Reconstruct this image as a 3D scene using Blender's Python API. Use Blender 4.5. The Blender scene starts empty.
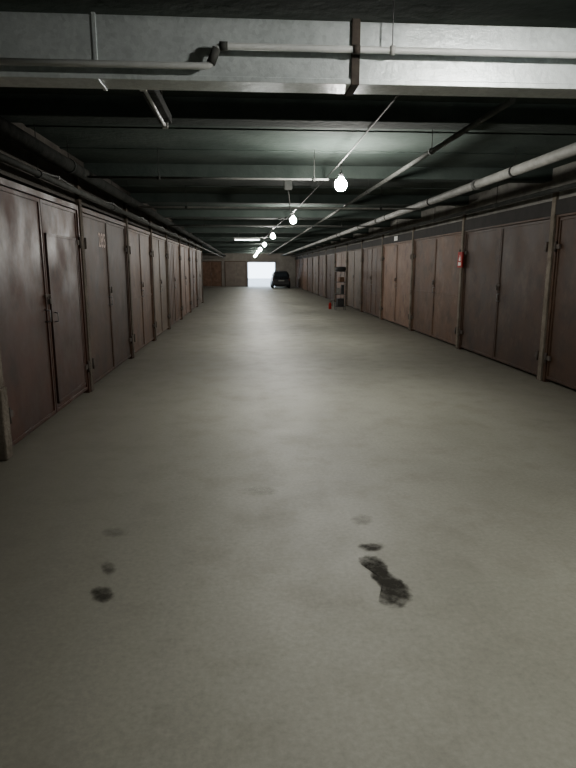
import bpy, bmesh, math, random
from mathutils import Vector, Matrix
random.seed(7)
S = bpy.context.scene
C = S.collection
PI = math.pi
CH = 1.6; F = 580.0; PITCH = math.radians(11.3); YAW = math.radians(3.97)

# ---------------------------------------------------------------- measuring helper
def ray(px, py):
    v = Vector((px-288, 384-py, -F))
    cp, sp = math.cos(PITCH), math.sin(PITCH)
    r, u, f = v.x, v.y*cp-F*sp, F*cp+v.y*sp
    c, s = math.cos(YAW), math.sin(YAW)
    return Vector((r*c+f*s, f*c-r*s, u))
def ground(px, py):
    d = ray(px, py); t = -CH/d.z
    return Vector((d.x*t, d.y*t, 0))

# ---------------------------------------------------------------- mesh helpers
class MB:
    def __init__(self): self.bm = bmesh.new()
    def box(self, x0, x1, y0, y1, z0, z1, bev=0.0):
        vs = [self.bm.verts.new((x, y, z)) for x in (x0, x1) for y in (y0, y1) for z in (z0, z1)]
        fs = []
        for a in ((0,1,3,2), (4,6,7,5), (0,4,5,1), (2,3,7,6), (0,2,6,4), (1,5,7,3)):
            fs.append(self.bm.faces.new([vs[i] for i in a]))
        if bev > 0:
            es = list({e for f in fs for e in f.edges})
            bmesh.ops.bevel(self.bm, geom=es, offset=bev, segments=2, affect='EDGES', profile=0.5)
        return self
    def tube(self, pts, r, n=14, cap=True):
        pts = [Vector(p) for p in pts]; rings = []
        prev = None
        for i, p in enumerate(pts):
            if i == 0: t = pts[1]-p
            elif i == len(pts)-1: t = p-pts[i-1]
            else: t = (pts[i+1]-p).normalized()+(p-pts[i-1]).normalized()
            t.normalize()
            if prev is None:
                up = Vector((0,0,1)) if abs(t.z) < .9 else Vector((1,0,0))
                a = t.cross(up).normalized()
            else:
                a = (prev-t*prev.dot(t)).normalized()
            prev = a; b = t.cross(a)
            rr = r[i] if isinstance(r, (list, tuple)) else r
            rings.append([self.bm.verts.new(p+(a*math.cos(2*PI*k/n)+b*math.sin(2*PI*k/n))*rr) for k in range(n)])
        for A, B in zip(rings, rings[1:]):
            for k in range(n):
                f = self.bm.faces.new((A[k], A[(k+1)%n], B[(k+1)%n], B[k])); f.smooth = True
        if cap:
            self.bm.faces.new(rings[0][::-1]); self.bm.faces.new(rings[-1])
        return self
    def lathe(self, c, prof, n=20, axis='Z'):
        c = Vector(c); rings = []
        for (r, h) in prof:
            ring = []
            for k in range(n):
                a = 2*PI*k/n; p = (r*math.cos(a), r*math.sin(a), h)
                if axis == 'X': p = (p[2], p[0], p[1])
                if axis == 'Y': p = (p[0], p[2], p[1])
                ring.append(self.bm.verts.new(c+Vector(p)))
            rings.append(ring)
        for A, B in zip(rings, rings[1:]):
            for k in range(n):
                f = self.bm.faces.new((A[k], A[(k+1)%n], B[(k+1)%n], B[k])); f.smooth = True
        self.bm.faces.new(rings[0][::-1]); self.bm.faces.new(rings[-1])
        return self
    def poly(self, pts):
        self.bm.faces.new([self.bm.verts.new(p) for p in pts]); return self
    def build(self, name, m, parent=None, loc=None):
        bmesh.ops.recalc_face_normals(self.bm, faces=self.bm.faces)
        me = bpy.data.meshes.new(name); self.bm.to_mesh(me); self.bm.free()
        o = bpy.data.objects.new(name, me); C.objects.link(o)
        me.materials.append(m)
        if parent is not None: o.parent = parent
        if loc is not None: o.location = loc
        return o

def empty(name, loc, label, cat, group=None):
    o = bpy.data.objects.new(name, None); C.objects.link(o); o.location = loc
    o.empty_display_size = .1
    o['label'] = label; o['category'] = cat
    if group: o['group'] = group
    return o
def tag(o, label, cat, group=None):
    o['label'] = label; o['category'] = cat
    if group: o['group'] = group
    return o
def struct(o): o['kind'] = 'structure'; return o

# ---------------------------------------------------------------- materials
def mat(name, base, rough=.8, metal=0, c2=None, scale=3, detail=8, bump=0, bscale=40, spots=None, sp_scale=2, sp_lo=.55, sp_hi=.7,
        rnd=True, stretch=(1,1,1), emis=None, estr=0, rough2=None, spec=.5, dust=None, vary=0):
    m = bpy.data.materials.new(name); m.use_nodes = True
    nt = m.node_tree; N = nt.nodes; L = nt.links
    b = N['Principled BSDF']
    b.inputs['Roughness'].default_value = rough; b.inputs['Metallic'].default_value = metal
    b.inputs['Base Color'].default_value = (*base, 1)
    b.inputs['Specular IOR Level'].default_value = spec
    tc = N.new('ShaderNodeTexCoord'); vec = tc.outputs['Object']
    mp = N.new('ShaderNodeMapping'); mp.inputs['Scale'].default_value = stretch
    L.new(vec, mp.inputs['Vector'])
    oi = N.new('ShaderNodeObjectInfo')
    if rnd:
        mu = N.new('ShaderNodeMath'); mu.operation = 'MULTIPLY'; mu.inputs[1].default_value = 53
        L.new(oi.outputs['Random'], mu.inputs[0]); L.new(mu.outputs[0], mp.inputs['Location'])
    vec = mp.outputs[0]
    col = None
    if c2:
        n = N.new('ShaderNodeTexNoise'); n.inputs['Scale'].default_value = scale; n.inputs['Detail'].default_value = detail; n.inputs['Roughness'].default_value = .62
        L.new(vec, n.inputs['Vector'])
        r = N.new('ShaderNodeValToRGB'); r.color_ramp.elements[0].position = .35; r.color_ramp.elements[1].position = .68
        r.color_ramp.elements[0].color = (*base, 1); r.color_ramp.elements[1].color = (*c2, 1)
        L.new(n.outputs['Fac'], r.inputs[0]); col = r.outputs[0]
        if rough2 is not None:
            mr = N.new('ShaderNodeMapRange'); mr.inputs[1].default_value = .35; mr.inputs[2].default_value = .65
            mr.inputs[3].default_value = rough; mr.inputs[4].default_value = rough2
            L.new(n.outputs['Fac'], mr.inputs[0]); L.new(mr.outputs[0], b.inputs['Roughness'])
    def layer(col, c, sc, lo, hi, seed, amt=1.0):
        n2 = N.new('ShaderNodeTexNoise'); n2.noise_dimensions = '4D'; n2.inputs['W'].default_value = seed
        n2.inputs['Scale'].default_value = sc; n2.inputs['Detail'].default_value = 12; n2.inputs['Roughness'].default_value = .7
        L.new(vec, n2.inputs['Vector'])
        mr = N.new('ShaderNodeMapRange'); mr.inputs[1].default_value = lo; mr.inputs[2].default_value = hi; mr.inputs[4].default_value = amt
        L.new(n2.outputs['Fac'], mr.inputs[0])
        mx = N.new('ShaderNodeMixRGB'); L.new(mr.outputs[0], mx.inputs[0])
        if col: L.new(col, mx.inputs[1])
        else: mx.inputs[1].default_value = (*base, 1)
        mx.inputs[2].default_value = (*c, 1); return mx.outputs[0]
    if spots: col = layer(col, spots, sp_scale, sp_lo, sp_hi, 0, .85)
    if dust: col = layer(col, dust, 4.5, .50, .74, 7, .7)
    if vary and col:
        mr = N.new('ShaderNodeMapRange'); mr.inputs[3].default_value = 1-vary; mr.inputs[4].default_value = 1+vary
        L.new(oi.outputs['Random'], mr.inputs[0])
        hs = N.new('ShaderNodeHueSaturation'); L.new(mr.outputs[0], hs.inputs['Value']); L.new(col, hs.inputs['Color']); col = hs.outputs[0]
    if col: L.new(col, b.inputs['Base Color'])
    if bump:
        n3 = N.new('ShaderNodeTexNoise'); n3.inputs['Scale'].default_value = bscale; n3.inputs['Detail'].default_value = 6
        L.new(vec, n3.inputs['Vector'])
        bp = N.new('ShaderNodeBump'); bp.inputs['Strength'].default_value = bump; bp.inputs['Distance'].default_value = .02
        L.new(n3.outputs['Fac'], bp.inputs['Height']); L.new(bp.outputs[0], b.inputs['Normal'])
    if emis:
        b.inputs['Emission Color'].default_value = (*emis, 1); b.inputs['Emission Strength'].default_value = estr
    return m

# floor: worn concrete screed
def floor_mat():
    m = bpy.data.materials.new('worn_concrete_floor'); m.use_nodes = True
    nt = m.node_tree; N = nt.nodes; L = nt.links; b = N['Principled BSDF']
    tc = N.new('ShaderNodeTexCoord')
    mp = N.new('ShaderNodeMapping'); mp.inputs['Scale'].default_value = (1, .55, 1); L.new(tc.outputs['Object'], mp.inputs[0])
    n = N.new('ShaderNodeTexNoise'); n.inputs['Scale'].default_value = 1.1; n.inputs['Detail'].default_value = 12; n.inputs['Roughness'].default_value = .6
    L.new(mp.outputs[0], n.inputs['Vector'])
    r = N.new('ShaderNodeValToRGB'); e = r.color_ramp.elements
    e[0].position = .3; e[0].color = (.212,.209,.170,1); e[1].position = .7; e[1].color = (.285,.281,.234,1)
    L.new(n.outputs['Fac'], r.inputs[0])
    g = N.new('ShaderNodeTexNoise'); g.inputs['Scale'].default_value = 38; g.inputs['Detail'].default_value = 10; g.inputs['Roughness'].default_value = .7; L.new(tc.outputs['Object'], g.inputs['Vector'])
    gr = N.new('ShaderNodeMapRange'); gr.inputs[1].default_value = .3; gr.inputs[2].default_value = .7; gr.inputs[3].default_value = .82; gr.inputs[4].default_value = 1.14
    L.new(g.outputs['Fac'], gr.inputs[0])
    mu = N.new('ShaderNodeMixRGB'); mu.blend_type = 'MULTIPLY'; mu.inputs[0].default_value = 1
    L.new(r.outputs[0], mu.inputs[1]); L.new(gr.outputs[0], mu.inputs[2])
    s = N.new('ShaderNodeTexNoise'); s.inputs['Scale'].default_value = 2.2; s.inputs['Detail'].default_value = 12; s.inputs['Roughness'].default_value = .72; L.new(tc.outputs['Object'], s.inputs['Vector'])
    sr = N.new('ShaderNodeMapRange'); sr.inputs[1].default_value = .5; sr.inputs[2].default_value = .8; sr.inputs[4].default_value = .6; L.new(s.outputs['Fac'], sr.inputs[0])
    mx = N.new('ShaderNodeMixRGB'); L.new(sr.outputs[0], mx.inputs[0]); L.new(mu.outputs[0], mx.inputs[1]); mx.inputs[2].default_value = (.15,.138,.108,1)
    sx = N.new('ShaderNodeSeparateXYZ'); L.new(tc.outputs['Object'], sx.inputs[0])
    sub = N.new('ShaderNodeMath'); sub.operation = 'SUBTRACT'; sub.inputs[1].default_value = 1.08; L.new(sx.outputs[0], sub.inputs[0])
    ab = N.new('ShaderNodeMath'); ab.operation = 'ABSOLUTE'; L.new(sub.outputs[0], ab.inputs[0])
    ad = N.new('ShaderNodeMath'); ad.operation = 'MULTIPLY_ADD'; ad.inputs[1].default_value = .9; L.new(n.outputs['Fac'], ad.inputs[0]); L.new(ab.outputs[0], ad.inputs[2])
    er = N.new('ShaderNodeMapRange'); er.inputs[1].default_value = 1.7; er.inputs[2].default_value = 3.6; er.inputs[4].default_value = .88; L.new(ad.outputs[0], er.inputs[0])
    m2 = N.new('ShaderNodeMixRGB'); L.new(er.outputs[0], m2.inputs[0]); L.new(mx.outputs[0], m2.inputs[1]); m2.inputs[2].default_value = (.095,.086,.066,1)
    L.new(m2.outputs[0], b.inputs['Base Color'])
    rr = N.new('ShaderNodeMapRange'); rr.inputs[1].default_value = .3; rr.inputs[2].default_value = .7; rr.inputs[3].default_value = .50; rr.inputs[4].default_value = .66
    L.new(s.outputs['Fac'], rr.inputs[0]); L.new(rr.outputs[0], b.inputs['Roughness'])
    b.inputs['Specular IOR Level'].default_value = .4
    bp = N.new('ShaderNodeBump'); bp.inputs['Strength'].default_value = .12; bp.inputs['Distance'].default_value = .01
    L.new(g.outputs['Fac'], bp.inputs['Height']); L.new(bp.outputs[0], b.inputs['Normal'])
    return m
def zinc_mat():
    m = bpy.data.materials.new('galvanised_sheet'); m.use_nodes = True
    nt = m.node_tree; N = nt.nodes; L = nt.links; b = N['Principled BSDF']
    tc = N.new('ShaderNodeTexCoord')
    n = N.new('ShaderNodeTexNoise'); n.inputs['Scale'].default_value = 5; n.inputs['Detail'].default_value = 12; n.inputs['Roughness'].default_value = .7; L.new(tc.outputs['Object'], n.inputs['Vector'])
    v = N.new('ShaderNodeTexVoronoi'); v.inputs['Scale'].default_value = 45; L.new(tc.outputs['Object'], v.inputs['Vector'])
    mx = N.new('ShaderNodeMixRGB'); mx.inputs[0].default_value = .22; L.new(n.outputs['Fac'], mx.inputs[1]); L.new(v.outputs['Color'], mx.inputs[2])
    r = N.new('ShaderNodeValToRGB'); e = r.color_ramp.elements; e[0].position = .28; e[0].color = (.48,.53,.53,1); e[1].position = .72; e[1].color = (.75,.81,.81,1)
    L.new(mx.outputs[0], r.inputs[0]); L.new(r.outputs[0], b.inputs['Base Color'])
    b.inputs['Metallic'].default_value = .40; b.inputs['Roughness'].default_value = .32
    bp = N.new('ShaderNodeBump'); bp.inputs['Strength'].default_value = .25; bp.inputs['Distance'].default_value = .03; L.new(n.outputs['Fac'], bp.inputs['Height']); L.new(bp.outputs[0], b.inputs['Normal'])
    return m

M = {}
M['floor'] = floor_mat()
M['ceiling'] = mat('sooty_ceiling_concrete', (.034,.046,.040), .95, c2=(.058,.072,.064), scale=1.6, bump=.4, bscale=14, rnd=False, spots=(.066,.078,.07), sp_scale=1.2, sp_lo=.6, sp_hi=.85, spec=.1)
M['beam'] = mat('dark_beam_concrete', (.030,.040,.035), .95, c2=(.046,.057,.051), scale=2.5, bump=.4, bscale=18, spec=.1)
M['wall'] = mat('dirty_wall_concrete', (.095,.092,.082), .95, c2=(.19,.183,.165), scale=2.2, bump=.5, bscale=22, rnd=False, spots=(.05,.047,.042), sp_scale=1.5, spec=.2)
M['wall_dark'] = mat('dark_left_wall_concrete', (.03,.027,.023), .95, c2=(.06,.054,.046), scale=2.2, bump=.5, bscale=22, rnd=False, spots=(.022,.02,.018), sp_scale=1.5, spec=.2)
M['endwall'] = mat('grey_end_wall', (.13,.118,.102), .95, c2=(.19,.175,.152), scale=2.2, bump=.4, bscale=22, rnd=False)
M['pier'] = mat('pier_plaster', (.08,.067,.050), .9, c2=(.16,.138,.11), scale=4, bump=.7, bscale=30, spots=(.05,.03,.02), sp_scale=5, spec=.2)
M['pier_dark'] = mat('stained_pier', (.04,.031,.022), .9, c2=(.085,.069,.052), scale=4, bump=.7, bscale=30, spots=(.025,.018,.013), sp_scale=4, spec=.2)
M['lintel'] = mat('dark_lintel_steel', (.010,.009,.008), .8, c2=(.018,.016,.014), scale=5, spec=.15)
M['zinc'] = zinc_mat()
M['pipe_white'] = mat('grey_white_pipe_paint', (.50,.52,.51), .4, c2=(.66,.68,.66), scale=8, spots=(.30,.27,.24), sp_scale=9, sp_lo=.6, sp_hi=.75)
M['pipe_dull'] = mat('dusty_pipe_paint', (.12,.12,.11), .7, c2=(.21,.21,.19), scale=6, spots=(.06,.05,.04), sp_scale=5)
M['pipe_grey'] = mat('grey_pipe_paint', (.045,.049,.045), .75, c2=(.085,.085,.078), scale=6, spots=(.03,.025,.02), sp_scale=5, spec=.2)
M['pipe_dark'] = mat('dark_pipe_lagging', (.018,.020,.018), .9, c2=(.036,.036,.033), scale=6, bump=.5, bscale=20, spec=.1)
M['rust'] = mat('rusty_steel', (.030,.023,.018), .85, c2=(.070,.056,.044), scale=12)
M['steel'] = mat('dull_steel', (.13,.13,.13), .55, .6, c2=(.2,.2,.2), scale=14)
M['black'] = mat('black_rubber', (.010,.010,.010), .7, c2=(.02,.02,.02), scale=10)
M['cable'] = mat('grey_cable', (.030,.030,.028), .7, c2=(.05,.05,.046), scale=10)
M['white_plastic'] = mat('white_plastic', (.4,.4,.38), .5, c2=(.5,.5,.48), scale=6)
M['bulb'] = mat('bulb_glow', (1,1,1), .4, emis=(1,.975,.91), estr=1100)
M['tube'] = mat('tube_glow', (1,1,1), .4, emis=(.93,1,.97), estr=22)
M['tube_off'] = mat('unlit_tube', (.4,.42,.4), .3, c2=(.5,.5,.5), scale=6)
M['red'] = mat('red_paint', (.21,.010,.007), .7, c2=(.27,.015,.010), scale=8, spec=.15)
M['white_paint'] = mat('white_paint', (.5,.47,.43), .6, c2=(.6,.57,.53), scale=8)
M['number_paint'] = mat('faded_number_paint', (.34,.24,.20), .7, c2=(.22,.15,.12), scale=20)
GC = {
 'maroon': ((.023,.0080,.0042), (.044,.0165,.0088), (.012,.0055,.0035), (.062,.032,.021)),
 'dark brown': ((.028,.0128,.0062), (.050,.0248,.0128), (.014,.0078,.0048), (.075,.046,.029)),
 'brown': ((.050,.0245,.0122), (.082,.042,.0225), (.025,.013,.0075), (.118,.076,.049)),
 'pinkish brown': ((.098,.053,.032), (.148,.085,.056), (.05,.026,.016), (.185,.125,.087)),
 'grey brown': ((.064,.041,.025), (.100,.068,.044), (.034,.021,.013), (.138,.102,.072)),
 'rust red': ((.040,.012,.006), (.065,.020,.010), (.02,.008,.005), (.08,.034,.02)),
}
for k, (a, b_, c, dd) in GC.items():
    M[k] = mat('gate_paint_'+k.replace(' ', '_'), a, .38 if k == 'maroon' else .6, c2=b_, scale=2.0, spots=c, sp_scale=3.0, sp_lo=.48, sp_hi=.66, bump=.15, bscale=4, rough2=.70, stretch=(1,1,.8), spec=.32 if k == 'maroon' else .22, dust=dd, vary=.16)

# ---------------------------------------------------------------- the setting
XL, XR = -2.09, 4.24
Y0, Y1 = -5.0, 52.0
YL = 27.78                # end of the left row; the aisle is wider beyond
XW = -5.3
ZC = 2.95
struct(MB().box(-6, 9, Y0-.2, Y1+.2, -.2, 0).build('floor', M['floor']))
mb = MB().box(-5.8, 4.8, Y0-.2, Y1+.2, ZC, ZC+.25)
y = -4.2
while y < Y1-.5:
    mb.box(-2.4, 4.6, y, y+.05, ZC-.012, ZC+.01); y += 1.033
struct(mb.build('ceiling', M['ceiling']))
bn = 1
y = -1.0
while y < Y1-1:
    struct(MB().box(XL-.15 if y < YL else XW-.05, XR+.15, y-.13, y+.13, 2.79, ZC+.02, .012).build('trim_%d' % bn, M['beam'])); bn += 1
    y += 3.1
LT, RT = 2.36, 2.34      # gate tops
mb = MB().box(XL-.35, XL-.10, Y0-.2, YL, -.1, ZC+.1).box(XL-.12, XL-.02, Y0, YL, LT+.04, ZC+.02)
mb.box(XW-.2, XL-.1, YL-.2, YL, -.1, ZC+.1).box(XW-.2, XW, YL-.2, Y1+.2, -.1, ZC+.1)
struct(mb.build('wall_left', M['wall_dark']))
mb = MB().box(XR+.10, XR+.35, Y0-.2, Y1+.2, -.1, ZC+.1).box(XR+.0, XR+.12, Y0, Y1, RT+.04, ZC+.02)
struct(mb.build('wall_right', M['wall']))
struct(MB().box(XR-.03, XR+.02, 4.0, Y1, RT-.03, RT+.17, .006).build('trim_80', M['lintel']))
struct(MB().box(XL-.4, XR+.4, Y0-.2, Y0, -.1, ZC+.1).build('wall_back', M['wall']))
OX0, OX1, OZ = .10, 2.45, 2.08
mb = MB().box(XW-.2, OX0, Y1, Y1+.2, -.1, ZC+.1).box(OX1, XR+.4, Y1, Y1+.2, -.1, ZC+.1).box(OX0, OX1, Y1, Y1+.2, OZ, ZC+.1)
struct(mb.build('wall_front', M['endwall']))
mb = MB().box(OX0-.1, OX0, Y1-.05, Y1+.22, 0, OZ+.1).box(OX1, OX1+.1, Y1-.05, Y1+.22, 0, OZ+.1).box(OX0-.1, OX1+.1, Y1-.05, Y1+.22, OZ, OZ+.1)
struct(mb.build('trim_90', M['steel']))
snow = mat('pale_outdoor_ground', (.25,.27,.29), .8, c2=(.36,.38,.40), scale=1)
struct(MB().box(-30, 30, Y1+.2, 95, -.25, -.02).build('trim_91', snow))

# ---------------------------------------------------------------- garage gates
def gate(name, side, y0, y1, top, col, label, group, style=0, flip=False):
    X = XL if side < 0 else XR
    t = empty(name, (X, (y0+y1)/2, 0), label, 'garage gate', group)
    d = -side
    w = (y1-y0)/2
    m = M[col]
    def bx(mb, a, b, ya, yb, za, zb, bev=.004):
        xa, xb = sorted((a*d, b*d)); mb.box(xa, xb, min(ya, yb), max(ya, yb), za, zb, bev)
    f = MB()
    bx(f, -.08, .015, -w, -w+.06, 0, top); bx(f, -.08, .015, w-.06, w, 0, top); bx(f, -.08, .015, -w+.06, w-.06, top-.06, top)
    f.build('frame', m, t)
    for k, s in enumerate((-1, 1)):
        ya, yb = s*.006, s*(w-.064)
        lf = MB(); bx(lf, -.05, -.012, ya, yb, .05, top-.066)
        for (p, q) in ((ya, ya+s*.04), (yb, yb-s*.04)): bx(lf, -.014, .0, p, q, .05, top-.066)
        bx(lf, -.014, -.001, ya, yb, .05, .09); bx(lf, -.014, -.001, ya, yb, top-.106, top-.066)
        mid = (ya+yb)/2
        if style == 1:
            bx(lf, -.014, -.004, ya, yb, 1.02, 1.06)
        elif style == 2:
            bx(lf, -.014, -.004, mid-.018, mid+.018, .1, top-.118); bx(lf, -.014, -.004, ya, yb, .75, .785); bx(lf, -.014, -.004, ya, yb, 1.5, 1.535)
        elif style == 3:
            for q in (1, 2, 3):
                yy = ya+(yb-ya)*q/4; bx(lf, -.014, -.006, yy-.010, yy+.010, .1, top-.118, .003)
        leaf = lf.build('leaf', m, t)
        for z in (.35, top-.45):
            h = MB(); h.tube([(d*.025, yb+s*.005, z-.07), (d*.025, yb+s*.005, z+.07)], .014, 10); bx(h, -.01, .02, yb, yb-s*.09, z-.03, z+.03, .002)
            h.build('hinge', M['rust'], leaf)
        if style == 4 and ((s == 1) != flip):
            wa, wb = ya+s*.06, yb-s*.12
            wk = MB(); bx(wk, -.014, .010, wa, wb, .14, 1.96, .005)
            for (p, q) in ((wa, wa+s*.03), (wb, wb-s*.03)): bx(wk, .008, .015, p, q, .14, 1.96, .002)
            bx(wk, .008, .015, wa, wb, .14, .17, .002); bx(wk, .008, .015, wa, wb, 1.93, 1.96, .002)
            wk.build('wicket_door', m, leaf)
            hd = MB(); hd.tube([(d*.008, wa+s*.09, 1.03), (d*.045, wa+s*.09, 1.035), (d*.045, wa+s*.09, 1.125), (d*.008, wa+s*.09, 1.13)], .007, 8)
            hd.build('wicket_handle', M['steel'], leaf)
    hd = MB(); yy = -.09 if not flip else .09
    hd.tube([(-d*.02, yy, 1.05), (d*.045, yy, 1.055), (d*.045, yy, 1.17), (-d*.02, yy, 1.175)], .008, 8); hd.build('handle', M['steel'], t)
    lk = MB(); bx(lk, -.005, .012, -.08, .08, 1.30, 1.33, .003); lk.build('hasp', M['rust'], t)
    lk = MB(); bx(lk, .012, .036, -.025, .025, 1.23, 1.285, .005); lk.tube([(d*.024, -.017, 1.28), (d*.024, -.015, 1.315), (d*.024, 0, 1.328), (d*.024, .015, 1.315), (d*.024, .017, 1.28)], .0045, 6)
    lk.build('padlock', M['rust'], t)
    return t
ORD = ['nearest','second','third','fourth','fifth','sixth','seventh','eighth','ninth','tenth','eleventh','twelfth','thirteenth','fourteenth','fifteenth','sixteenth']
seamsL = [4.9, 7.7, 10.6, 13.2, 15.7, 18.7, 21.7, 24.7, 27.7]
colsL = ['maroon','dark brown','brown','grey brown','brown','pinkish brown','brown','grey brown']
styL = [4,0,1,0,3,1,0,2]
seamsR = [4.7, 8.0, 11.4, 14.9, 18.3, 21.6, 24.9, 28.2, 31.5, 34.8, 38.1, 41.4, 44.7, 48.0, 51.3]
colsR = ['dark brown','dark brown','brown','pinkish brown','brown','grey brown','pinkish brown','dark brown','brown','grey brown','brown','pinkish brown','brown','brown']
styR = [0,0,1,0,2,0,1,3,2,0,1,3,0,2]
gatesL, gatesR = [], []
SD = {0:'plain flat leaves', 1:'one cross bar per leaf', 2:'ribbed crossed stiffeners', 3:'narrow vertical ribs', 4:'a small wicket door'}
tn = 30
PW = .06
for i in range(len(seamsL)-1):
    lab = '%s steel garage gate with %s, %s along the left wall' % (colsL[i], SD[styL[i]], ORD[i])
    if i == 1: lab = 'dark brown steel garage gate painted with number 285, second along the left wall'
    gatesL.append(gate('garage_gate', -1, seamsL[i]+PW, seamsL[i+1]-PW, LT, colsL[i], lab, 'garage gates along the left wall', styL[i]))
for i in range(len(seamsR)-1):
    lab = '%s steel garage gate with %s, %s along the right wall' % (colsR[i], SD[styR[i]], ORD[i])
    gatesR.append(gate('garage_gate', 1, seamsR[i]+PW, seamsR[i+1]-PW, RT, colsR[i], lab, 'garage gates along the right wall', styR[i]))
for i, y in enumerate(seamsL):
    mb = MB().box(XL-.11, XL+.03, y-PW, y+PW, 0, 2.8 if i else 2.5, .008)
    if i == 0: mb.box(XL-.11, XL+.05, y-PW-.01, y+PW+.01, 0, .62, .015)
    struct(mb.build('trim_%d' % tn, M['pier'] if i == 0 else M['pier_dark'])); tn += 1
for i, y in enumerate(seamsR):
    mb = MB().box(XR-.04, XR+.11, y-PW+.01, y+PW-.01, 0, 2.66, .008)
    struct(mb.build('trim_%d' % tn, M['pier'])); tn += 1

def text_mesh(txt, size, name, m, parent, mtx, ext=.001):
    cu = bpy.data.curves.new(name, 'FONT'); cu.body = txt; cu.size = size; cu.extrude = ext; cu.align_x = 'CENTER'; cu.offset = .004
    tmp = bpy.data.objects.new('tmp', cu); C.objects.link(tmp)
    dg = bpy.context.evaluated_depsgraph_get(); me = bpy.data.meshes.new_from_object(tmp.evaluated_get(dg))
    bpy.data.objects.remove(tmp); me.materials.clear(); me.materials.append(m); me.transform(mtx)
    o = bpy.data.objects.new(name, me); C.objects.link(o); o.parent = parent; return o
toX = Matrix(((0,0,1,0),(1,0,0,0),(0,1,0,0),(0,0,0,1)))
text_mesh('285', .28, 'painted_number', M['number_paint'], gatesL[1], Matrix.Translation((-.009, -.30, 1.90)) @ toX)

egm = mat('greyish_end_gate_paint', (.10,.080,.064), .7, c2=(.145,.118,.096), scale=2.5)
for (gx, gm, lab) in ((-1.0, egm, 'greyish brown double garage gate in the far end wall beside the bright exit'),
                      (-3.15, M['pinkish brown'], 'brown double garage gate in the far end wall, farther left from the bright exit')):
    t = empty('garage_gate', (gx, Y1, 0), lab, 'garage gate')
    MB().box(-.95,-.89,-.06,.0,0,2.2).box(.89,.95,-.06,0,0,2.2).box(-.89,.89,-.06,0,2.14,2.2).build('frame', M['brown'], t)
    for s in (-1, 1):
        MB().box(min(s*.01,s*.88), max(s*.01,s*.88), -.045, -.01, .05, 2.13, .003).box(min(s*.01,s*.88), max(s*.01,s*.88), -.06, -.04, 1.05, 1.1).build('leaf', gm, t)
    MB().tube([(.08,-.04,1.0),(.08,-.1,1.0),(.08,-.1,1.2),(.08,-.04,1.2)], .01, 8).build('handle', M['steel'], t)

# ---------------------------------------------------------------- overhead services
DY0, DY1, DZ0, DZ1 = 3.22, 3.40, 2.535, 2.83
t = empty('ventilation_duct', (1.0, 3.31, DZ0), 'galvanised rectangular ventilation duct crossing overhead nearest the camera', 'air duct')
xj = .57; ym = 3.31
MB().box(XL-.01-1.0, xj-.012-1.0, DY0-ym, DY1-ym, 0, DZ1-DZ0, .006).build('duct_section', M['zinc'], t)
MB().box(xj+.012-1.0, XR-1.0, DY0-ym, DY1-ym, 0, DZ1-DZ0, .006).build('duct_section', M['zinc'], t)
MB().box(xj-.022-1, xj+.022-1, DY0-ym-.016, DY1-ym+.010, -.008, DZ1-DZ0+.008, .004).build('flange_joint', M['rust'], t)
MB().box(-.75-1, -.73-1, DY0-ym-.006, DY1-ym+.006, -.006, DZ1-DZ0+.006, .002).build('seam_strip', M['zinc'], t)
MB().box(XL-1, XR-1, DY0-ym-.010, DY0-ym+.005, -.004, .022, .003).build('bottom_lip', M['zinc'], t)
for hx in (-1.9, 2.9):
    MB().box(hx-1-.012, hx-1+.012, DY0-ym-.008, DY0-ym-.002, .1, ZC-DZ0).build('hanger_strap', M['rust'], t)
    MB().box(hx-1-.012, hx-1+.012, DY1-ym+.002, DY1-ym+.008, .1, ZC-DZ0).build('hanger_strap', M['rust'], t)

py = 3.15
t = empty('water_pipe', (0, py, 2.64), 'pale thin pipe with a stepped bend running across the front of the duct', 'pipe')
def bend(p0, p1, p2, r=.05, n=6):
    p0, p1, p2 = map(Vector, (p0, p1, p2)); a = p1+(p0-p1).normalized()*r; b = p1+(p2-p1).normalized()*r; out = []
    for i in range(n+1):
        u = i/n; out.append(a*(1-u)**2+p1*2*u*(1-u)+b*u*u)
    return out
za, zb = 2.582-2.64, 2.675-2.64
P = [(XL-.01, 0, za)] + bend((XL,0,za), (-.17,0,za), (-.13,0,zb), .03) + bend((-.17,0,za), (-.13,0,zb), (4,0,zb), .03) + [(XR, 0, zb)]
MB().tube(P, .016).build('pipe_run', M['pipe_white'], t)
MB().tube([(-.165,0,za+.012),(-.135,0,zb-.012)], .022).build('elbow', M['pipe_grey'], t)
MB().tube([(-.12,0,zb),(-.08,0,zb)], .021).build('coupling', M['pipe_grey'], t)
MB().tube([(.545,0,zb),(.58,0,zb)], .021).build('coupling', M['rust'], t)
for hx in (-1.2, .745, 2.4):
    z = za if hx < -.17 else zb
    MB().tube([(hx, 0, z), (hx, 0, ZC-2.64)], .003, 6).build('hanger_rod', M['steel'], t)
    MB().tube([(hx-.012,0,z),(hx+.012,0,z)], .022).build('clamp', M['white_plastic'], t)

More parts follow.
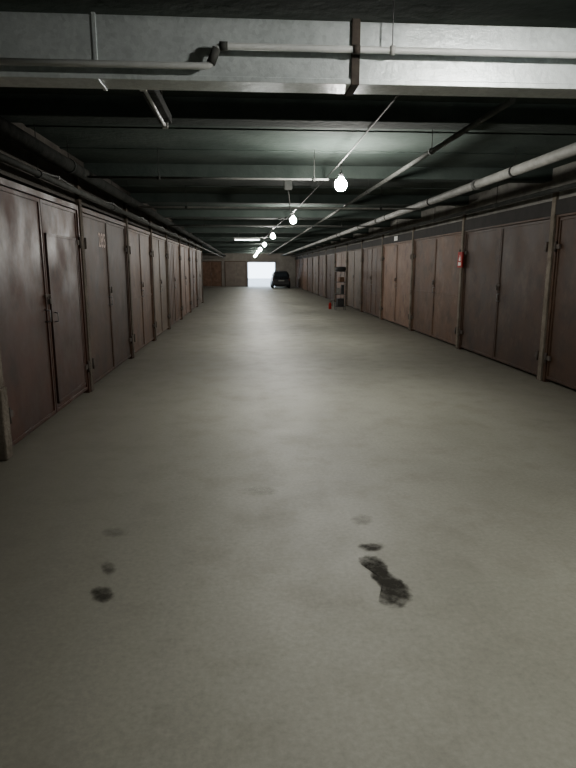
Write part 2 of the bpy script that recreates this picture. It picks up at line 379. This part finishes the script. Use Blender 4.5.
def under(y):
    return ZC if abs(((y+1.0+1.55) % 3.1)-1.55) > .13 else 2.79
def pipe_thing(name, label, pts, r, m, loc, clamps=(), group=None, joints=(), ax=1):
    t = empty(name, loc, label, 'pipe', group); L = Vector(loc)
    MB().tube([Vector(p)-L for p in pts], r, 16).build('pipe_run', m, t)
    e = Vector((0,.02,0)) if ax == 1 else Vector((.02,0,0))
    for p in clamps:
        p = Vector(p)
        MB().tube([p-L-e, p-L+e], r+.008, 16).tube([p-L+Vector((0,0,r)), Vector((p.x,p.y,under(p.y)))-L], .004, 6).build('hanger', M['pipe_dark'], t)
    for p in joints:
        p = Vector(p); MB().tube([p-L-e*2, p-L+e*2], r+.014, 16).build('flange', M['pipe_grey'], t)
    return t
rx, rz = 3.07, 2.69
pts = bend((XR+.02,4.35,rz),(rx,4.35,rz),(rx,50,rz),.2,8)
pipe_thing('heating_pipe', 'thick pale pipe running along under the ceiling near the right wall', [(XR,4.35,rz)]+pts+[(rx,Y1-.01,rz)], .056, M['pipe_dull'], (rx,4.35,rz),
   clamps=[(rx,y,rz) for y in (6.8,9.9,13,16.1,19.2,22.3,25.4,28.5,31.6)], joints=[(rx,7.9,rz),(rx,13.9,rz),(rx,19.9,rz),(rx,25.9,rz)])
pipe_thing('heating_pipe', 'dark slimmer pipe on the right wall side, below the thick pale pipe', [(3.95,4.9,2.58),(3.95,Y1-.01,2.58)], .03, M['pipe_dark'], (3.95,4.9,2.58),
   clamps=[(3.95,y,2.58) for y in (6.2,9.3,12.4,15.5,18.6,21.7)])
pipe_thing('water_pipe', 'thin grey pipe running lengthwise between the bulbs and the thick pale pipe', [(1.85,4.2,2.74),(1.85,Y1-.01,2.74)], .024, M['pipe_grey'], (1.85,4.2,2.74),
   clamps=[(1.85,y,2.74) for y in (6.0,9.1,12.2,15.3,18.4)])
pipe_thing('heating_pipe', 'thick dark lagged pipe running along the top of the left wall', [(-1.86,4.0,2.66),(-1.86,Y1-.01,2.66)], .066, M['pipe_dark'], (-1.86,4.0,2.66),
   clamps=[(-1.86,y,2.66) for y in (6.6,9.7,12.8,15.9,19,22.1,25.2)])
pipe_thing('water_pipe', 'slimmer grey pipe below the thick lagged pipe on the left', [(-1.95,4.1,2.47),(-1.95,Y1-.01,2.47)], .030, M['pipe_grey'], (-1.95,4.1,2.47),
   clamps=[(-1.95,y,2.47) for y in (5.9,9.0,12.1,15.2)])
pipe_thing('water_pipe', 'pale cross pipe under the ceiling ending at the first lit bulb', [(-1.79,7.1,2.62),(.97,7.1,2.62)], .012, M['pipe_grey'], (-1.79,7.1,2.62), ax=0, clamps=[(-1.0,7.1,2.62),(.8,7.1,2.62)])
pipe_thing('water_pipe', 'pale cross pipe spanning the aisle just past the first lit bulb', [(-1.79,10.2,2.60),(3.0,10.2,2.60)], .016, M['pipe_dull'], (-1.79,10.2,2.60), ax=0, clamps=[(-1.0,10.2,2.60),(2.3,10.2,2.60)])
pipe_thing('water_pipe', 'pale cross pipe spanning the aisle just past the second lit bulb', [(-1.79,14.4,2.60),(3.0,14.4,2.60)], .014, M['pipe_grey'], (-1.79,14.4,2.60), ax=0, clamps=[(-1.0,14.4,2.60),(2.3,14.4,2.60)])
def sag(p, q, dz, n=10):
    p, q = Vector(p), Vector(q); return [p.lerp(q, i/n)-Vector((0,0,dz*4*(i/n)*(1-i/n))) for i in range(n+1)]
t = empty('electric_cable', (-2.05,4.1,2.6), 'thin black cable sagging between brackets above the left gates', 'cable')
full = []
for k in range(9):
    a, b_ = k*2.6, (k+1)*2.6
    full += sag((.04,a,-.04),(.04,b_,-.04),.05)[(1 if k else 0):]
    MB().box(-.055, .055, a-.015, a+.015, -.06, -.03, .003).build('bracket', M['steel'], t)
MB().tube(full, .010, 6).build('cable_run', M['cable'], t)
lampP = [(1.5,2.0,2.80),(1.07,6.8,2.52),(1.0,12.8,2.60),(.80,18.2,2.55),(.72,24.2,2.53),(.68,30.2,2.53),(.66,36.2,2.53),(.66,42.2,2.53),(.66,48.0,2.53)]
full = []
pth = [(1.05,3.9,2.765)]+[(x,y,2.765) for (x,y,z) in lampP[1:]]
for a, b_ in zip(pth, pth[1:]): full += sag(a, b_, .0, 6)[(1 if full else 0):]
c = MB().tube(full, .007, 6)
tag(c.build('electric_cable', M['cable']), 'supply cable running lengthwise under the beams from bulb to bulb', 'cable')
names = ['bare bulb just overhead on the camera side of the duct','large glaring bare bulb nearest the camera, hanging right of centre','second glaring bulb hanging behind the nearest lit bulb','third glaring bulb, small, hanging in front of the fluorescent tube',
 'fourth lit bulb down the aisle, just past the fluorescent tube','fifth lit bulb down the aisle','sixth lit bulb down the aisle','seventh lit bulb down the aisle','last lit bulb before the far exit']
for i, (x,y,z) in enumerate(lampP):
    t = empty('hanging_bulb', (x,y,z), names[i], 'light bulb', 'bare bulbs hanging along the aisle')
    r = .070
    prof = [(.004,-r)]+[(r*math.cos(a), r*math.sin(a)) for a in [math.radians(q) for q in (-70,-50,-30,-10,10,30,50)]]+[(.030,.070),(.026,.085)]
    MB().lathe((0,0,0), prof, 24).build('bulb', M['bulb'], t)
    MB().lathe((0,0,.085), [(.021,0),(.024,.01),(.024,.04),(.012,.055)], 14).build('socket', M['black'], t)
    top = (2.757 if i else ZC)-z
    MB().tube([(0,0,.13),(0,0,top)], .005, 6).build('cord', M['cable'], t)
t = empty('fluorescent_lamp', (.02,21,2.6), 'lit fluorescent tube fitting mounted crosswise among the far bulbs', 'ceiling lamp')
MB().box(-.46,.46,-.035,.035,0,.04,.005).build('housing', M['white_plastic'], t)
MB().tube([(-.42,0,-.03),(.42,0,-.03)], .012).build('tube', M['tube'], t)
for s in (-1,1):
    MB().box(s*.43-.010,s*.43+.010,-.018,.018,-.045,.0,.002).build('lamp_holder', M['white_plastic'], t)
    MB().tube([(s*.3,0,.04),(s*.3,0,under(21)-2.6)], .004, 6).build('hanger_rod', M['steel'], t)
t = empty('fluorescent_lamp', (-.57,3.6,2.62), 'short unlit batten lamp fixed lengthwise just behind the overhead duct', 'ceiling lamp')
MB().box(-.045,.045,-.06,.92,0,.06,.006).build('housing', M['pipe_dark'], t)
MB().tube([(.0,0,-.022),(.0,.86,-.022)], .010).build('tube', M['tube_off'], t)
for yy in (-.02,.88): MB().box(-.02,.02,yy-.012,yy+.012,-.04,.005,.002).build('lamp_holder', M['white_plastic'], t)
for yy in (.1,.75): MB().tube([(0,yy,.06),(0,yy,ZC-2.62)], .006, 6).build('hanger_rod', M['rust'], t)
jz = 2.70
t = empty('junction_box', (.58,8.3,jz), 'dark square junction box hanging left of the nearest lit bulb', 'junction box')
MB().box(-.05,.05,-.03,.03,-.05,.09,.006).build('box_body', M['pipe_grey'], t)
MB().box(-.052,.052,-.038,-.03,-.052,.08,.003).build('lid', M['pipe_grey'], t)
MB().tube([(0,0,-.05),(.01,0,-.12),(.03,0,-.34)], .008, 6).build('cable_tail', M['cable'], t)
t = empty('smoke_detector', (2.22,5.54,ZC), 'small white round smoke detector on the dark ceiling at right', 'smoke detector')
MB().lathe((0,0,-.02), [(.05,0),(.052,.01),(.052,.02)], 20).build('base', M['white_plastic'], t)
MB().lathe((0,0,-.05), [(.022,0),(.032,.008),(.036,.03)], 20).build('sensor_head', M['white_plastic'], t)

# ---------------------------------------------------------------- signs, light spot plate
t = empty('fire_sign', (XR-.041, 11.38, 1.76), 'mostly red fire safety sign with white mark on a right hand pier', 'sign')
MB().box(-.03,0,-.12,.12,-.15,.15,.004).build('plate', M['red'], t)
MB().box(-.033,-.03,-.07,.07,-.11,-.05).build('white_strip', M['white_paint'], t)
MB().poly([(-.0325,-.045,-.02),(-.0325,.045,-.02),(-.0325,.038,.05),(-.0325,.012,.03),(-.0325,0,.10),(-.0325,-.033,.042)]).build('flame_mark', M['white_paint'], t)
t = empty('light_spot_plate', (XR-.031, 16.6, 2.42), 'small white plate standing in for a bright spot of light on the dark lintel above the fourth right gate', 'sign')  # white plate put in place of a bright spot of light, no real sign
MB().box(-.012,0,-.17,.17,-.06,.06,.003).build('plate', M['white_plastic'], t)
for yy in (-.14,.14): MB().lathe((-.014,yy,0), [(.008,0),(.006,.004)], 8, 'X').build('screw', M['steel'], t)

# ---------------------------------------------------------------- rack and things at the right wall
rX, rY = 3.60, 22.6
t = empty('shelf_rack', (rX,rY,0), 'narrow dark metal shelf rack standing against the right hand gates', 'shelf')
for sx in (-.18,.18):
    for sy in (-.17,.17): MB().box(sx-.010,sx+.010,sy-.010,sy+.010,0,1.48).build('post', M['black'], t)
for z in (.12,.60,1.06,1.46): MB().box(-.19,.19,-.18,.18,z,z+.02,.003).build('shelf', M['black'], t)
def carton(x,y,z,w,d,h,m,label,rz=0):
    t = empty('storage_box', (x,y,z), label, 'box'); t.rotation_euler.z = rz
    MB().box(-w/2,w/2,-d/2,d/2,0,h,.006).build('body', m, t)
    MB().box(-w/2-.005,w/2+.005,-d/2-.005,d/2+.005,h,h+.025,.004).build('lid', m, t)
carton(rX+.03,rY-.02,1.082,.20,.18,.15,M['pinkish brown'],'small pinkish box on the upper middle shelf of the dark rack', .25)
carton(rX-.08,rY-.02,.622,.13,.16,.20,M['pipe_dull'],'pale grey box on the lower middle shelf of the dark rack')
carton(rX+.08,rY-.02,.622,.11,.16,.32,M['black'],'tall black box beside the pale box on the dark rack')
carton(rX+.0,rY-.02,.142,.26,.22,.28,M['black'],'wide black box on the bottom shelf of the dark rack', .10)
t = empty('car_tyre', (rX,rY,1.482), 'black car tyre lying on top of the dark shelf rack', 'tyre')
MB().lathe((0,0,0), [(.14,.0),(.18,0),(.215,.04),(.215,.13),(.18,.17),(.14,.15)], 24).build('rubber', M['black'], t)
MB().lathe((0,0,.03), [(.135,0),(.135,.1)], 20).build('rim', M['rust'], t)
g = ground(330, 309)
t = empty('fire_extinguisher', (g.x, g.y, 0), 'small red extinguisher standing on the floor left of the dark rack', 'fire extinguisher')
MB().lathe((0,0,0), [(.055,0),(.06,.02),(.06,.19),(.04,.24),(.02,.26)], 18).build('cylinder', M['red'], t)
MB().lathe((0,0,.26), [(.018,0),(.018,.035),(.012,.045)], 10).build('valve', M['rust'], t)
MB().tube([(0,0,.29),(.05,0,.31),(.085,0,.23),(.085,0,.10)], .009, 8).build('hose', M['black'], t)

# ---------------------------------------------------------------- parked car near the far end
cX, cY = 2.72, 48.6
t = empty('parked_car', (cX,cY,0), 'dark hatchback car parked at the right near the bright exit', 'car')
t.scale = (.9,.9,.92)
carp = mat('dark_car_paint', (.004,.005,.007), .45, .1, c2=(.007,.008,.010), scale=2, spec=.3)
glass = mat('car_glass', (.02,.025,.03), .12, c2=(.03,.035,.04), scale=2)
def loft(secs, name, m):
    mb = MB(); rings = []
    for (y, hw, z0, z1, tw) in secs:
        p = [(-hw*.94,y,z0),(-hw,y,z0+.12),(-hw,y,(z0+z1)/2),(-tw,y,z1-.04),(-tw*.86,y,z1),(tw*.86,y,z1),(tw,y,z1-.04),(hw,y,(z0+z1)/2),(hw,y,z0+.12),(hw*.94,y,z0)]
        rings.append([mb.bm.verts.new(q) for q in p])
    for A, B in zip(rings, rings[1:]):
        n = len(A)
        for k in range(n):
            mb.bm.faces.new((A[k],A[(k+1)%n],B[(k+1)%n],B[k]))
    mb.bm.faces.new(rings[0]); mb.bm.faces.new(rings[-1][::-1])
    return mb.build(name, m, t)
loft([(-1.95,.70,.32,.80,.66),(-1.85,.80,.22,.92,.74),(-1.0,.83,.2,.95,.77),(.9,.83,.2,.95,.77),(1.6,.80,.22,.88,.72),(1.95,.70,.3,.72,.62)], 'body', carp)
loft([(-1.78,.72,.90,1.0,.68),(-1.45,.74,.9,1.42,.58),(-.2,.75,.9,1.48,.58),(.35,.74,.9,1.42,.57),(1.0,.7,.88,.98,.66)], 'cabin', carp)
MB().poly([(-.56,-1.80,.98),(.56,-1.80,.98),(.50,-1.50,1.36),(-.50,-1.50,1.36)]).build('rear_window', glass, t)
for s in (-1,1):
    MB().box(s*.70-.07, s*.70+.07, -1.97, -1.86, .66, .86, .01).build('tail_light', M['rust red'], t)
    MB().poly([(s*.765,-1.2,.98),(s*.765,.5,.98),(s*.62,.2,1.36),(s*.62,-1.1,1.36)]).build('side_window', glass, t)
    for yy in (-1.2,1.2):
        w = MB().lathe((s*.74-.09,yy,.31), [(.2,0),(.3,.01),(.31,.05),(.31,.14),(.3,.18),(.2,.19)], 24, 'X').build('wheel', M['black'], t)
        MB().lathe((s*.74+s*.10-.01,yy,.31), [(.19,0),(.17,.02)], 16, 'X').build('hubcap', M['rust'], w)
MB().box(-.72,.72,-2.03,-1.9,.34,.52,.03).build('bumper', M['black'], t)
MB().box(-.26,.26,-2.0,-1.93,.62,.73,.003).build('licence_plate', M['pipe_dull'], t)

# ---------------------------------------------------------------- oil marks on the floor
def stain_mat(name, col, rough, alpha, lo=.62, hi=.80):
    m = bpy.data.materials.new(name); m.use_nodes = True; nt = m.node_tree; N = nt.nodes; L = nt.links; b = N['Principled BSDF']
    b.inputs['Base Color'].default_value = (*col, 1); b.inputs['Roughness'].default_value = rough
    b.inputs['Specular IOR Level'].default_value = .08
    tc = N.new('ShaderNodeTexCoord'); n = N.new('ShaderNodeTexNoise'); n.inputs['Scale'].default_value = 16; n.inputs['Detail'].default_value = 7; n.inputs['Roughness'].default_value = .6
    L.new(tc.outputs['Object'], n.inputs['Vector'])
    at = N.new('ShaderNodeAttribute'); at.attribute_name = 'edge'
    ad = N.new('ShaderNodeMath'); ad.operation = 'ADD'; L.new(n.outputs['Fac'], ad.inputs[0]); L.new(at.outputs['Fac'], ad.inputs[1])
    mr = N.new('ShaderNodeMapRange'); mr.inputs[1].default_value = lo; mr.inputs[2].default_value = hi; mr.inputs[4].default_value = alpha
    L.new(ad.outputs[0], mr.inputs[0]); L.new(mr.outputs[0], b.inputs['Alpha'])
    return m
def stain(pix, m, label, z=.002, grow=1.2):
    pts = [ground(*p) for p in pix]
    c = sum(pts, Vector())/len(pts)
    out = []
    n = len(pts)
    for i in range(n):
        a, b_, d = pts[i], pts[(i+1)%n], pts[(i+2)%n]
        for u in (0,.25,.5,.75):
            out.append((a+b_)/2*(1-u)**2+b_*2*u*(1-u)+(b_+d)/2*u*u)
    bm = bmesh.new(); rings = []
    for f in (grow, .82, .55, .25):
        rings.append([bm.verts.new((p-c)*f) for p in out])
    ce = bm.verts.new((0,0,0))
    for A, B in zip(rings, rings[1:]):
        for k in range(len(A)): bm.faces.new((A[k],A[(k+1)%len(A)],B[(k+1)%len(A)],B[k]))
    for k in range(len(out)): bm.faces.new((rings[-1][k],rings[-1][(k+1)%len(out)],ce))
    bmesh.ops.recalc_face_normals(bm, faces=bm.faces)
    me = bpy.data.meshes.new('oil_stain'); bm.to_mesh(me); bm.free()
    if me.polygons[0].normal.z < 0: me.flip_normals()
    at = me.attributes.new('edge', 'FLOAT', 'POINT'); k = len(out)
    for i in range(len(me.vertices)): at.data[i].value = [0, .26, .38, .40, .40][min(i//k, 4)]
    me.materials.append(m)
    o = bpy.data.objects.new('oil_stain', me); C.objects.link(o); o.location = (c.x, c.y, z)
    tag(o, label, 'oil stain')
dk = stain_mat('fresh_oil', (.028,.026,.020), .8, .88, .50, .88)
dk2 = stain_mat('soaked_oil', (.036,.033,.026), .8, .76, .54, .95)
md = stain_mat('dried_oil', (.060,.053,.043), .8, .5, .55, .98)
lt = stain_mat('faint_oil', (.09,.083,.068), .8, .28, .55, 1.0)
pl = stain_mat('pale_scuff', (.5,.5,.44), .8, .3, .55, 1.0)
stain([(362,556),(377,556),(388,564),(388,573),(400,580),(411,589),(410,603),(398,607),(381,604),(378,597),(383,588),(370,578),(373,571),(359,565)], dk, 'long dark wet oil stain on the floor at the right', grow=1.1)
stain([(356,546),(370,543),(386,545),(380,551),(366,552)], dk2, 'small dark oil streak just beyond the long wet stain', .0025)
stain([(91,590),(102,586),(113,589),(114,598),(104,604),(92,600)], dk2, 'round dark oil spot at left, the nearest of the left drips')
stain([(101,565),(108,561),(116,565),(116,572),(109,576),(102,573)], md, 'smaller brown oil drip just beyond the round dark spot')
stain([(100,532),(114,527),(128,530),(124,537),(106,538)], lt, 'faint smudge of old oil, farthest of the left drips')
stain([(350,518),(362,514),(374,518),(370,526),(354,526)], lt, 'faint smudge of old oil beyond the dark streak at right')
stain([(238,490),(258,486),(280,489),(276,495),(245,496)], pl, 'pale scuff mark on the floor in the middle of the aisle')

# ---------------------------------------------------------------- camera, world
cam = bpy.data.cameras.new('camera'); co = bpy.data.objects.new('camera', cam); C.objects.link(co)
cam.sensor_fit = 'VERTICAL'; cam.sensor_height = 36; cam.lens = F/768*36
cam.clip_end = 300
co.location = (0,0,CH); co.rotation_euler = (PI/2-PITCH, 0, -YAW)
S.camera = co
w = bpy.data.worlds.new('world'); S.world = w; w.use_nodes = True
bg = w.node_tree.nodes['Background']; bg.inputs[0].default_value = (.70,.85,1,1); bg.inputs[1].default_value = 8
